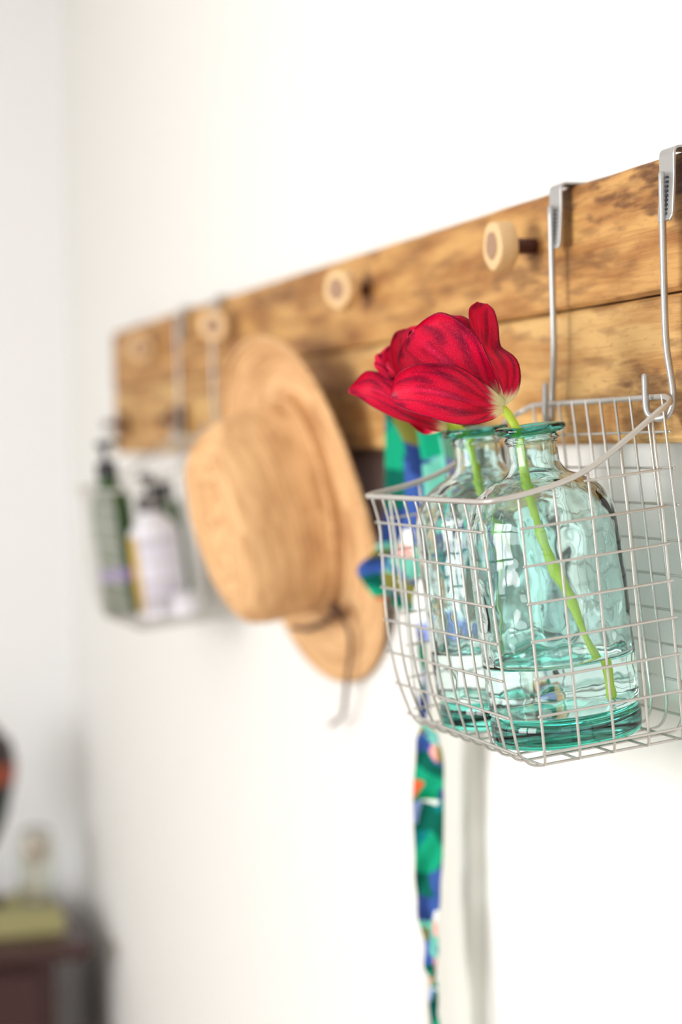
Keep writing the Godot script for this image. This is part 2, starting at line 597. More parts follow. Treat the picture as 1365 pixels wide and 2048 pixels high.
func make_basket(label: String) -> Node3D:
	var b := thing("wire_basket", label, "basket", Vector3(-1.5201, 1.5787, 0.0413), Vector3(BASKET_TILT, 0, 0), "wire baskets on the peg rail")
	var side := []
	for k in 9:
		var z := lerpf(0.012, 0.137, k / 8.0)
		side.append(Vector3(0.1465, rim_height(z), z))
	var path := [Vector3(-0.128, 0.0775, -0.002), Vector3(0.128, 0.0775, -0.002), Vector3(0.1445, 0.0735, 0.002)]
	path.append_array(side)
	path.append_array([Vector3(0.1435, 0.022, 0.148), Vector3(0.131, 0.022, 0.1525), Vector3(-0.131, 0.022, 0.1525), Vector3(-0.1435, 0.022, 0.148)])
	side.reverse()
	for p in side:
		path.append(Vector3(-p.x, p.y, p.z))
	path.append(Vector3(-0.1445, 0.0735, 0.002))
	obj("rim", tube(fillet(path, 0.007, 3, true), 0.00225, 10, true), M.satin_silver, b)
	var w := 0.00105
	var sp := 0.0268
	var bow := [-0.002, -0.001, 0.0008, 0.002, 0.0025, 0.001, -0.003]
	for k in 10:   # each runs down the front, under the floor and up the back
		var x := (0.5 - k / 9.0) * 0.2491
		var pts := [Vector3(x, 0.0235, 0.1515)]
		for r in 7:
			pts.append(Vector3(x * (1.0 + 0.006 * r / 6.0), -sp * r, lerpf(0.1506, 0.1462, r / 6.0) + bow[r] * (0.5 + k / 9.0)))
		var pos := smooth_path(pts, 16)
		pos.append_array(fillet([pos[-1], Vector3(x, -0.1722, 0.136), Vector3(x, -0.1722, 0.006), Vector3(x, -0.158, -0.0002), Vector3(x, 0.0788, -0.0002)], 0.009, 3).slice(1))
		obj("wire", tube(pos, w, 6), M.satin_silver, b)
	for j in 5:   # each runs down one side, under the floor and up the other side
		var p1 := lerpf(0.1288, 0.02, j / 4.0)
		var p7 := lerpf(0.1308, 0.0224, j / 4.0)
		var top := rim_height(p1)
		var pts := [Vector3(0.1465, top, p1), Vector3(0.1461, 0.0, p1)]
		for r in range(1, 7):
			pts.append(Vector3(lerpf(0.1461, 0.1402, r / 6.0), -sp * r, lerpf(p1, p7, r / 6.0)))
		pts.append(Vector3(0.1385, -0.1705, p7))
		var all := pts.duplicate()
		pts.reverse()
		for p in pts:
			all.append(Vector3(-p.x, p.y, p.z))
		obj("wire", tube(fillet(all, 0.006, 3), w, 6), M.satin_silver, b)
	for r in 7:   # level wires
		var pts := []
		for k in 10:
			pts.append(Vector3((0.5 - k / 9.0) * 0.2491 * (1.0 + 0.006 * r / 6.0), -sp * r, lerpf(0.1506, 0.1462, r / 6.0) + bow[r] * (0.5 + k / 9.0) + 2.0 * w))
		pts[0].x += 0.002
		pts[9].x -= 0.002
		obj("wire", tube(pts, w, 6), M.satin_silver, b)
	for s in [1.0, -1.0]:
		for r in range(-1, 7):
			var t := maxf(r, 0.0) / 6.0
			var z0 := lerpf(0.1288, 0.1308, t) + 0.002
			var z1 := lerpf(0.02, 0.0224, t) - 0.002
			if r < 0:
				z0 = 0.078
			var x: float = s * (lerpf(0.1461, 0.1402, t) + 2.0 * w)
			obj("wire", tube([Vector3(x, -sp * r, z0), Vector3(x, -sp * r, (z0 + z1) / 2), Vector3(x, -sp * r, z1)], w, 6), M.satin_silver, b)
	for r in range(-2, 7):
		obj("wire", tube([Vector3(-0.1266, -sp * r - 0.002, -2.2 * w), Vector3(0, -sp * r - 0.002, -2.2 * w), Vector3(0.1266, -sp * r - 0.002, -2.2 * w)], w, 6), M.satin_silver, b)
	return b


func make_hook(called: String, label: String, x: float, inward: float, drop := 0.0) -> Node3D:
	var h := thing(called, label, "hook", Vector3(x, 1.834, 0.0), Vector3.ZERO, "over the board hooks")
	var prof := []
	for p in fillet([Vector3(0, -0.0505, 0.0432), Vector3(0, -0.046, 0.0420), Vector3(0, -0.02, 0.0405), Vector3(0, 0.0026, 0.0405), Vector3(0, 0.0026, 0.0035), Vector3(0, -0.03, 0.0035)], 0.005, 4):
		prof.append(p)
	obj("strap", ribbon_strip(prof, 0.0245, Vector3.RIGHT, 0.0022), M.hook_silver, h)
	var d := drop
	var rod := [Vector3(0, -0.0165, 0.0452), Vector3(0, -0.06, 0.0448), Vector3(0, -0.12, 0.0440), Vector3(-inward * 0.002, -0.145, 0.0436), Vector3(-inward * 0.009, -0.176 - d, 0.0425), Vector3(-inward * 0.006, -0.190 - d, 0.0440),
		Vector3(inward * 0.002, -0.194 - d, 0.050), Vector3(inward * 0.008, -0.188 - d, 0.0555), Vector3(inward * 0.010, -0.163 - d, 0.0560)]
	obj("rod", tube(smooth_path(rod, 48), 0.0026, 10), M.hook_silver, h)
	var st := new_st()
	var base := 0
	for i in 9:   # the row of weld beads between rod and strap
		var y := -0.019 - i * 0.0033
		base = tube_into(st, base, [Vector3(0.0026, y, 0.0425), Vector3(0.0034, y, 0.0432), Vector3(0.0040, y, 0.0425)], 0.0009, 5)
	obj("weld_bead", weld(st), M.weld_dark, h)
	return h

# ---------------------------------------------------------------- bottles

func make_bottle(label: String, seed_: int, at: Vector3, lean: Vector3) -> Node3D:
	var b := thing("glass_bottle", label, "bottle", at, lean, "recycled glass bottles in the near basket")
	var n := noise(seed_, 1.0, FastNoiseLite.TYPE_SIMPLEX_SMOOTH, 2)
	var warp := func(a: float, p: Vector2):
		var k := smoothstep(0.016, 0.03, p.x)
		var c := Vector3(cos(a) * p.x, p.y, sin(a) * p.x)
		var big := n.get_noise_3d(c.x * 22.0, c.y * 12.0, c.z * 22.0)
		var fine := n.get_noise_3d(c.x * 110.0 + 7.0, c.y * 46.0, c.z * 110.0)
		return Vector2((big * 0.0009 + fine * 0.00028) * k + n.get_noise_3d(c.x * 70.0, c.y * 60.0 + 9.0, c.z * 70.0) * 0.0003, 0)
	var warp_in := func(a: float, p: Vector2):
		var k := smoothstep(0.012, 0.03, p.x)
		var c := Vector3(cos(a) * p.x, p.y, sin(a) * p.x)
		var big := n.get_noise_3d(c.x * 26.0 + 40.0, c.y * 10.0, c.z * 26.0)
		var fine := n.get_noise_3d(c.x * 95.0 + 60.0, c.y * 40.0, c.z * 95.0)
		return Vector2((big * 0.0013 + fine * 0.00035) * k, 0)
	var outer := [Vector2(0.0574, 0.0619), Vector2(0.05745, 0.08), Vector2(0.0575, 0.10), Vector2(0.0572, 0.14), Vector2(0.0563, 0.163), Vector2(0.0525, 0.177), Vector2(0.0455, 0.187), Vector2(0.034, 0.1948),
		Vector2(0.0235, 0.2), Vector2(0.0195, 0.2065), Vector2(0.0187, 0.214), Vector2(0.0188, 0.2225), Vector2(0.0200, 0.2245), Vector2(0.0202, 0.2262), Vector2(0.0186, 0.2285)]
	var inner := [Vector2(0.0148, 0.2285), Vector2(0.0148, 0.2140), Vector2(0.0156, 0.2052), Vector2(0.0205, 0.1968), Vector2(0.032, 0.1908), Vector2(0.042, 0.1838), Vector2(0.0488, 0.1745), Vector2(0.0525, 0.162), Vector2(0.0533, 0.14), Vector2(0.0536, 0.10), Vector2(0.0535, 0.08), Vector2(0.0535, 0.0619)]
	var po := []
	for v in smooth_path(outer, 90):
		po.append(v)
	var pi := smooth_path(inner, 80)
	var st := new_st()
	var seg := 90
	var rows := []
	for part in [[po, warp], [pi, warp_in]]:
		for p in part[0]:
			var row := []
			for j in seg + 1:
				var a := TAU * (j % seg) / seg
				var r := maxf(p.x, 0.0)
				if r > 0.001:
					r += part[1].call(a, p).x
				row.append(Vector3(cos(a) * r, p.y, sin(a) * r))
			rows.append(row)
	rows.append(rows[0])
	grid(st, rows, 0)
	obj("body", weld(st), M.bottle_glass, b)
	var lip_warp := func(a: float, p: Vector2): return Vector2(0.0005 * sin(a * 2.0 + seed_), 0.0004 * sin(a * 3.0 + seed_))
	var lip := round_profile([Vector2(0.0148, 0.2288), Vector2(0.0215, 0.2288), Vector2(0.0262, 0.2310), Vector2(0.0264, 0.2358), Vector2(0.0215, 0.2366), Vector2(0.0150, 0.2350), Vector2(0.0148, 0.2288)], 0.0026, 4)
	obj("lip", lathe(lip, 56, lip_warp), M.lip_glass, b)
	var puck := round_profile([Vector2(0, 0.0030), Vector2(0.042, 0.0006), Vector2(0.0566, 0.0), Vector2(0.0570, 0.0242), Vector2(0, 0.0240)], 0.010, 6)
	var base_warp := func(a: float, p: Vector2): return Vector2(0, n.get_noise_3d(cos(a) * p.x * 60.0, p.y * 30.0, sin(a) * p.x * 60.0) * 0.0016 * smoothstep(0.012, 0.02, p.y) if p.x < 0.05 else 0.0)
	obj("base", lathe(puck, 64), M.base_glass, b)
	# the filled part: water up against the wall, one clear solid with the wall's outline
	var wprof := [Vector2(0, 0.0236), Vector2(0.03, 0.0236), Vector2(0.0560, 0.0238), Vector2(0.0568, 0.0246)]
	wprof.append_array(smooth_path([Vector2(0.0570, 0.030), Vector2(0.0572, 0.045), Vector2(0.0574, 0.0617)], 20))
	wprof.append_array([Vector2(0.0545, 0.0618), Vector2(0.0530, 0.0606), Vector2(0.048, 0.0601), Vector2(0.02, 0.0600), Vector2(0, 0.0600)])
	var wwarp := func(a: float, p: Vector2): return Vector2(warp.call(a, p).x, 0.0) if p.x > 0.0569 else Vector2.ZERO
	obj("water", lathe(wprof, 90, wwarp), M.water, b)
	return b

# ---------------------------------------------------------------- tulips

func petal(t: Node3D, mid: Array, wide: Array, cup: float, sgn: float, ruffle := 0.0) -> void:
	# mid: points along the midrib and wide: half-width vectors there, both in the tulip's own axes and in units of 0.374 mm; cup: how far the edges curl behind the midrib
	var k := 0.000374
	var nv := 26
	var nu := 16
	var front := []
	var back := []
	for i in nv + 1:
		var v := float(i) / nv
		var c: Vector3 = cr(mid, v)
		var w: Vector3 = cr(wide, v)
		var tan: Vector3 = (cr(mid, minf(v + 0.02, 1.0)) - cr(mid, maxf(v - 0.02, 0.0))).normalized()
		var nor := tan.cross(w).normalized() * sgn
		var f := []
		var g := []
		for j in nu + 1:
			var s := (float(j) / nu) * 2.0 - 1.0
			var rib := -2.2 * exp(-s * s * 60.0) * smoothstep(1.0, 0.4, v)
			var p := c + w * sin(s * 1.25) / sin(1.25) - nor * (w.length() * cup * s * s + rib - ruffle * sin(v * 9.0 + s * 2.0) * s * s * v)
			f.append((p + nor * 0.9) * k)
			g.append((p - nor * 0.9) * k)
		front.append(f)
		back.append(g)
	var st := new_st()
	var b := grid(st, front, 0, false, sgn > 0)
	b = grid(st, back, b, false, sgn < 0)
	var l := []
	var r := []
	for i in nv + 1:
		l.append([front[i][0], back[i][0]])
		r.append([front[i][nu], back[i][nu]])
	b = grid(st, l, b, false, sgn < 0)
	b = grid(st, r, b, false, sgn > 0)
	grid(st, [front[nv], back[nv]], b, false, sgn > 0)
	obj("petal", weld(st), M.tulip_petal, t)


func V(x: float, y: float, z: float) -> Vector3:
	return Vector3(x, y, z)


func tulip(label: String, at: Vector3, stem: Array) -> Node3D:
	var t := thing("tulip", label, "flower", at, Vector3(0, 1.2791, 0), "tulips in the glass bottles")
	var inv := t.transform.affine_inverse()
	var path := []
	for p in stem:
		path.append(inv * p)
	var pts := smooth_path(path, 60)
	var rad := []
	var n := noise(4, 30.0)
	for i in pts.size():
		rad.append(lerpf(0.0031, 0.0036, i / 60.0) + 0.0003 * n.get_noise_1d(i * 0.01) + (0.0012 if i == 0 else 0.0))
	obj("stem", tube(pts, rad, 12), M.tulip_stem, t)
	return t


func tulips() -> void:
	var a := tulip("dark red tulip leaning over the front bottle's rim, full bloom in sharp focus", V(-1.4647, 1.6515, 0.1489),
		[V(-1.4647, 1.6515, 0.1489), V(-1.463, 1.6425, 0.1418), V(-1.4615, 1.626, 0.1354), V(-1.461, 1.5811, 0.1283), V(-1.4581, 1.5397, 0.114), V(-1.4484, 1.491, 0.0967), V(-1.4389, 1.4747, 0.0909), V(-1.4338, 1.4619, 0.0865), V(-1.431, 1.436, 0.0829)])
	# big upper petal facing the room
	petal(a, [V(0, 2, 6), V(-46, 34, 32), V(-96, 76, 44), V(-144, 116, 38), V(-166, 134, 30), V(-178, 145, 24)], [V(8, 8, 0), V(26, 34, -4), V(44, 56, -8), V(47, 56, -8), V(34, 40, -6), V(6, 8, 0)], 0.42, 1.0)
	# lower front petal
	petal(a, [V(4, -2, 14), V(-42, 4, 62), V(-96, 18, 92), V(-158, 32, 90), V(-202, 32, 74), V(-219, 23, 64)], [V(2, 10, 0), V(-4, 37, -6), V(-10, 58, -4), V(-8, 50, 2), V(-2, 30, 2), V(0, 4, 0)], 0.40, 1.0)
	# right petal, standing up with its tip bent back
	petal(a, [V(2, 2, 2), V(6, 36, 12), V(-7, 76, 14), V(-34, 116, 10), V(-41, 158, 4), V(-42, 190, 0), V(-36, 206, -6)], [V(8, -3, 4), V(22, 0, -30), V(30, 6, -44), V(24, -4, -44), V(29, 0, -30), V(26, -1, -18), V(10, -2, -6)], 0.35, 1.0)
	# the petals on the far side
	petal(a, [V(-2, 4, -8), V(-50, 80, -44), V(-92, 144, -44), V(-112, 170, -36), V(-118, 179, -32)], [V(10, 6, 0), V(38, 20, 4), V(40, 24, 6), V(26, 10, 4), V(8, 3, 0)], 0.4, -1.0)
	petal(a, [V(-4, 0, -8), V(-60, 46, -66), V(-118, 84, -66), V(-160, 112, -44), V(-180, 124, -30)], [V(8, -8, 0), V(34, -38, 4), V(40, -44, 8), V(28, -32, 6), V(4, -5, 0)], 0.4, -1.0)
	petal(a, [V(-4, -2, -6), V(-58, 6, -58), V(-118, 26, -64), V(-170, 46, -46), V(-196, 56, -34)], [V(2, -9, 0), V(6, -38, 2), V(8, -46, 4), V(6, -32, 4), V(1, -5, 0)], 0.4, -1.0)

	var b := tulip("red tulip partly hidden behind the sharper bloom, with a pointed drooping petal", V(-1.5807, 1.6394, 0.1501),
		[V(-1.5807, 1.6394, 0.1501), V(-1.5777, 1.6344, 0.1385), V(-1.5763, 1.6211, 0.1316), V(-1.5762, 1.587, 0.1249), V(-1.5761, 1.5549, 0.1191), V(-1.5762, 1.5065, 0.1134), V(-1.5763, 1.4581, 0.1098), V(-1.576, 1.4335, 0.108)])
	# pointed lower petal in front
	petal(b, [V(0, 0, 8), V(-46, 14, 46), V(-98, 44, 66), V(-150, 74, 58), V(-184, 80, 46), V(-210, 74, 40)], [V(2, 9, 0), V(-10, 32, -6), V(-20, 46, -6), V(-10, 42, 0), V(-3, 22, 2), V(0, 3, 0)], 0.35, 1.0)
	# upper petal that shows between the blooms
	petal(b, [V(0, 4, 4), V(-36, 80, 30), V(-66, 146, 34), V(-78, 190, 22), V(-82, 206, 12)], [V(10, 2, 0), V(46, 18, -4), V(54, 20, -8), V(38, 10, -6), V(6, 2, 0)], 0.4, 1.0)
	# curled petal at the left
	petal(b, [V(0, 2, -6), V(-62, 56, 0), V(-112, 104, 10), V(-136, 134, 8), V(-150, 142, 0), V(-148, 134, -10)], [V(8, -6, 0), V(26, -34, 8), V(22, -34, 10), V(10, -24, 12), V(-6, -16, 12), V(-4, -6, 6)], 0.35, 1.0, 2.0)
	petal(b, [V(0, 2, 2), V(-50, 50, 34), V(-92, 96, 34), V(-116, 116, 26), V(-126, 120, 18)], [V(8, -5, 0), V(22, -24, 4), V(24, -26, 6), V(16, -18, 6), V(3, -4, 0)], 0.4, 1.0)
	# far side
	petal(b, [V(0, 2, -8), V(-50, 66, -56), V(-90, 124, -58), V(-112, 160, -36), V(-120, 172, -24)], [V(9, 6, 0), V(40, 28, 4), V(46, 32, 8), V(30, 22, 6), V(4, 3, 0)], 0.4, -1.0)
	petal(b, [V(0, 0, -8), V(-60, 22, -54), V(-118, 56, -56), V(-164, 82, -36), V(-184, 92, -26)], [V(4, -9, 0), V(16, -38, 2), V(20, -46, 4), V(14, -32, 4), V(2, -5, 0)], 0.4, -1.0)

# ---------------------------------------------------------------- hat

func hat() -> void:
	var h := thing("straw_hat", "wide brimmed woven straw hat hanging crown outward on the peg rail", "hat", V(-2.336, 1.5525, 0.062), Vector3(0.2656, 0.1007, 0), "", EULER_ORDER_YXZ)
	# own axes: x along the wall, y up the brim, z out along the crown
	var wob := noise(77, 1.0)
	var st := new_st()
	var rows := []
	var nu := 96
	var prof := []   # (radius, lift) from the brim's edge to the middle of the crown's end
	for k in 15:
		prof.append(Vector2(lerpf(0.204, 0.112, k / 14.0), 0.0))
	for p in smooth_path([Vector2(0.107, 0.004), Vector2(0.1035, 0.018), Vector2(0.102, 0.05), Vector2(0.099, 0.08), Vector2(0.092, 0.100), Vector2(0.076, 0.109), Vector2(0.055, 0.110), Vector2(0.03, 0.107), Vector2(0.0, 0.104)], 40):
		prof.append(p)
	for side in 2:
		for q in prof.size():
			var p: Vector2 = prof[q] if side == 0 else prof[prof.size() - 1 - q]
			var row := []
			for j in nu + 1:
				var a := TAU * (j % nu) / nu
				var z: float = p.y
				var r: float = p.x
				var top := 0.5 + 0.5 * sin(a)
				if p.y <= 0.0:
					var e := (r - 0.107) / 0.097
					z += -0.026 * top * (1.0 - e * e * e) + 0.004 * sin(3.0 * a + 1.0) * e + 0.006 * (1.0 - top) * e
				else:
					z -= 0.026 * top * (1.0 - smoothstep(0.0, 0.04, p.y))
				var x := cos(a) * r * (0.93 if p.y > 0.0 else lerpf(0.93, 1.0, clampf((r - 0.107) / 0.06, 0.0, 1.0)))
				var y := sin(a) * r * (1.18 if p.y > 0.0 else lerpf(1.18, 1.0, clampf((r - 0.107) / 0.06, 0.0, 1.0)))
				if p.y > 0.0:
					y += 0.006
				if p.y > 0.05:   # the crown's pinched dent
					z -= 0.028 * exp(-x * x / 0.0011) * smoothstep(-0.07, 0.05, y) * smoothstep(0.06, 0.11, p.y)
				z += 0.0012 * wob.get_noise_2d(x * 20.0, y * 20.0)
				var off := 0.0022 if side else 0.0
				row.append(Vector3(x * (1.0 - off * 4.0), y * (1.0 - off * 4.0), z - off))
			rows.append(row)
	rows.append(rows[0])
	grid(st, rows, 0, true, false)
	obj("body", weld(st), M.straw, h)
	var edge := []
	for j in 72:
		var a := TAU * j / 72
		var top := 0.5 + 0.5 * sin(a)
		edge.append(Vector3(cos(a) * 0.204, sin(a) * 0.204, 0.004 * sin(3.0 * a + 1.0) + 0.006 * (1.0 - top) - 0.001))
	obj("brim_edge", tube(edge, 0.0032, 8, true), M.straw, h)
	var band := []
	for j in 60:
		var a := TAU * j / 60
		band.append(Vector3(cos(a) * 0.1050 * 0.93, sin(a) * 0.1050 * 1.18 + 0.006, 0.0135 - 0.026 * (0.5 + 0.5 * sin(a)) * 0.9))
	obj("band", tube(band, 0.0036, 8, true), M.straw, h)
	var loop := smooth_path([V(-0.106, -0.146, 0.012), V(-0.062, -0.146, 0.012), V(0.004, -0.133, 0.013), V(0.048, -0.121, 0.014), V(0.072, -0.112, 0.014)], 30)
	obj("cord_loop", tube(loop, 0.0030, 8), M.hat_cord, h)
	for k in [V(0.072, -0.112, 0.014)]:
		obj("knot", tube(smooth_path([k + V(-0.006, 0.004, 0), k + V(0.002, 0.006, 0.006), k + V(0.006, 0, 0.002), k + V(0, -0.006, -0.002), k + V(-0.004, 0.002, 0.004)], 20), 0.0052, 8), M.hat_cord, h)
	obj("chin_cord", tube(smooth_path([V(0.072, -0.112, 0.014), V(0.084, -0.137, 0.013), V(0.070, -0.165, 0.014), V(0.050, -0.190, 0.016), V(0.030, -0.220, 0.019), V(0.012, -0.242, 0.021), V(-0.030, -0.259, 0.024)], 40), 0.0024, 6), M.hat_cord, h)

# ---------------------------------------------------------------- apron and bag

func cloth_sheet(rows: Array) -> ArrayMesh:   # rows of points -> a doubled sheet 1.2 mm thick, UV in metres times three
	var st := new_st()
	var back := []
	var n := rows.size()
	var m: int = rows[0].size()
	for i in n:
		var r := []
		for j in m:
			var du: Vector3 = rows[i][mini(j + 1, m - 1)] - rows[i][maxi(j - 1, 0)]
			var dv: Vector3 = rows[mini(i + 1, n - 1)][j] - rows[maxi(i - 1, 0)][j]
			r.append(rows[i][j] - du.cross(dv).normalized() * -0.0012)
		back.append(r)
	var size := Vector2((rows[0][0] as Vector3).distance_to(rows[0][m - 1]) + 0.03, (rows[0][0] as Vector3).distance_to(rows[n - 1][0])) * 4.2
	var b := grid(st, rows, 0, false, true, size)
	grid(st, back, b, false, false, size)
	return weld(st)


func apron() -> void:
	var o := V(-1.92, 1.672, 0.05)
	var t := thing("floral_apron", "green, blue and white floral cotton apron bunched on a peg, one long tie hanging", "apron", o)
	var left := [V(-1.945, 1.690, 0.055), V(-1.968, 1.650, 0.065), V(-1.972, 1.600, 0.066), V(-1.972, 1.550, 0.066), V(-1.992, 1.520, 0.068), V(-2.040, 1.498, 0.070), V(-1.985, 1.472, 0.066)]
	var right := [V(-1.895, 1.690, 0.055), V(-1.820, 1.650, 0.072), V(-1.785, 1.600, 0.074), V(-1.775, 1.550, 0.074), V(-1.775, 1.510, 0.072), V(-1.785, 1.480, 0.070), V(-1.81, 1.440, 0.066)]
	var rows := []
	for i in 37:
		var v := i / 36.0
		var a: Vector3 = cr(left, v)
		var b: Vector3 = cr(right, v)
		var row := []
		for j in 49:
			var s := j / 48.0
			var p := a.lerp(b, s)
			p.z += 0.013 * sin(s * 19.0 + v * 1.5) * (0.35 + 0.65 * v) + 0.006 * sin(s * 43.0 + 1.0)
			p.y += 0.010 * sin(s * 7.0) * v
			p.z += 0.026 * exp(-(pow(p.x + 1.92, 2.0) + pow(p.y - 1.672, 2.0)) / 0.0012)   # lies over the peg
			row.append(p - o)
		rows.append(row)
	obj("skirt", cloth_sheet(rows), M.floral_cotton, t)
	var mid := [V(-1.908, 1.478, 0.062), V(-1.913, 1.427, 0.060), V(-1.909, 1.389, 0.060), V(-1.900, 1.356, 0.060), V(-1.897, 1.332, 0.060), V(-1.905, 1.283, 0.060), V(-1.905, 1.235, 0.060), V(-1.908, 1.195, 0.060), V(-1.902, 1.162, 0.060), V(-1.898, 1.125, 0.060), V(-1.893, 1.104, 0.060), V(-1.890, 1.069, 0.060), V(-1.891, 1.0, 0.060), V(-1.893, 0.93, 0.06)]
	var half := [0.0038, 0.0042, 0.0062, 0.0110, 0.0136, 0.0146, 0.0134, 0.0126, 0.0126, 0.0112, 0.0070, 0.0062, 0.009, 0.009]
	var rib := []
	for i in 105:
		var v := i / 104.0
		var c: Vector3 = cr(mid, v)
		var hw: float = cr(half, v)
		var turn := 0.75 + 0.5 * sin(v * 11.0)
		var side := Vector3(sin(turn), 0, -cos(turn))
		var nor := Vector3(cos(turn), 0, sin(turn))
		var row := []
		for j in 9:
			var s := j / 4.0 - 1.0
			row.append(c + side * hw * s + nor * (0.006 * absf(s + 0.4) - 0.003 + 0.0025 * sin(v * 60.0 + s * 3.0)) - o)
		rib.append(row)
	var st := new_st()
	var back := []
	for r in rib:
		var q := []
		for p in r:
			q.append(p - Vector3(0.0009, 0, 0.0009))
		back.append(q)
	var b := grid(st, rib, 0, false, true, Vector2(0.12, 2.6))
	grid(st, back, b, false, false, Vector2(0.12, 2.6))
	obj("tie", weld(st), M.floral_cotton, t)


func bag() -> void:
	var t := thing("cloth_bag", "dark taupe cloth bag flat on the wall between straw hat and floral apron", "bag", V(-2.25, 1.46, 0.004))
	var rows := []
	for i in 20:
		var v := i / 19.0
		var row := []
		for j in 24:
			var s := j / 23.0
			var e := sin(PI * clampf(s, 0.02, 0.98)) * sin(PI * clampf(v * 0.9 + 0.08, 0.0, 1.0))
			row.append(V(lerpf(-0.10, 0.108, s), lerpf(0.164, 0.0 + 0.012 * cos(PI * (s - 0.5) * 2.0), v), 0.003 + 0.012 * sqrt(e) + 0.0012 * sin(s * 15.0 + v * 5.0)))
		rows.append(row)
	var st := new_st()
	var back := []
	for r in rows:
		var q := []
		for p in r:
			q.append(Vector3(p.x, p.y, 0.0))
		back.append(q)
	var b := grid(st, rows, 0, false, true)
	grid(st, back, b, false, false)
	obj("body", weld(st), M.taupe_cloth, t)

# ---------------------------------------------------------------- toiletries in the far basket

func pump_bottle(called: String, label: String, at: Vector3, r: float, h: float, body: String, cap: String, turn: float) -> Node3D:
	var t := thing(called, label, "bottle", at, Vector3(BASKET_TILT, turn, 0), "toiletry bottles in the far basket")
	obj("body", lathe(round_profile([Vector2(0, 0), Vector2(r, 0), Vector2(r, h * 0.82), Vector2(r * 0.45, h * 0.97), Vector2(r * 0.45, h), Vector2(0, h)], 0.008, 4), 32), M[body], t)
	obj("collar", lathe(round_profile([Vector2(0, h), Vector2(r * 0.52, h), Vector2(r * 0.5, h + 0.022), Vector2(0.006, h + 0.026), Vector2(0, h + 0.026)], 0.003, 3), 24), M[cap], t)
	var pump := obj("pump", lathe(round_profile([Vector2(0, h + 0.026), Vector2(0.0045, h + 0.026), Vector2(0.0045, h + 0.042), Vector2(0.011, h + 0.044), Vector2(0.011, h + 0.054), Vector2(0, h + 0.055)], 0.002, 3), 20), M[cap], t)
	obj("spout", tube(smooth_path([V(0, h + 0.050, 0), V(0.018, h + 0.051, 0), V(0.034, h + 0.049, 0), V(0.040, h + 0.044, 0)], 12), 0.0045, 8), M[cap], pump)
	return t


func band_label(t: Node3D, called: String, r: float, y0: float, y1: float, m: String, a0 := 0.0, a1 := TAU) -> void:
	var st := new_st()
	var rows := [[], [], [], []]
	for j in 33:
		var a := lerpf(a0, a1, j / 32.0)
		var d := Vector3(cos(a), 0, sin(a))
		rows[0].append(d * r + Vector3(0, y0, 0))
		rows[1].append(d * (r + 0.0007) + Vector3(0, y0, 0))
		rows[2].append(d * (r + 0.0007) + Vector3(0, y1, 0))
		rows[3].append(d * r + Vector3(0, y1, 0))
	grid(st, rows, 0)
	obj(called, weld(st), M[m], t)


func toiletries() -> void:
	var g := pump_bottle("pump_bottle", "dark green pump bottle with black pump and purple label band, in far basket", V(-3.055, 1.384, 0.131), 0.031, 0.204, "green_plastic", "black_plastic", PI * 0.75)
	band_label(g, "label", 0.030, 0.04, 0.135, "label_green")
	band_label(g, "label_band", 0.0308, 0.052, 0.070, "label_purple")
	var w := pump_bottle("pump_bottle", "white pump bottle with yellow side panel and dark plum pump, in far basket", V(-2.925, 1.390, 0.100), 0.036, 0.150, "white_plastic", "plum_plastic", 0.0)
	band_label(w, "label", 0.0362, 0.012, 0.118, "label_yellow", 0.95, 1.95)
	band_label(w, "label_panel", 0.0362, 0.012, 0.118, "label_lavender", -0.75, 0.85)
	var s := thing("flip_cap_bottle", "smaller dark green bottle with black cap tucked behind the white pump bottle", "bottle", V(-3.040, 1.393, 0.058), Vector3(BASKET_TILT, 0, 0), "toiletry bottles in the far basket")
	obj("body", lathe(round_profile([Vector2(0, 0), Vector2(0.027, 0), Vector2(0.027, 0.15), Vector2(0.018, 0.165), Vector2(0, 0.165)], 0.006, 4), 28), M.green_plastic, s)
	obj("cap", lathe(round_profile([Vector2(0, 0.165), Vector2(0.019, 0.165), Vector2(0.018, 0.186), Vector2(0, 0.186)], 0.003, 3), 24), M.black_plastic, s)
	var j := thing("soap_jar", "low white jar beside the white pump bottle on far basket's floor", "jar", V(-2.872, 1.393, 0.080), Vector3(BASKET_TILT, 0, 0))
	obj("body", lathe(round_profile([Vector2(0, 0), Vector2(0.017, 0), Vector2(0.017, 0.022), Vector2(0, 0.022)], 0.003, 3), 24), M.white_plastic, j)
	obj("lid", lathe(round_profile([Vector2(0, 0.022), Vector2(0.018, 0.022), Vector2(0.018, 0.032), Vector2(0, 0.033)], 0.002, 3), 24), M.white_plastic, j)

# ---------------------------------------------------------------- dresser in the corner

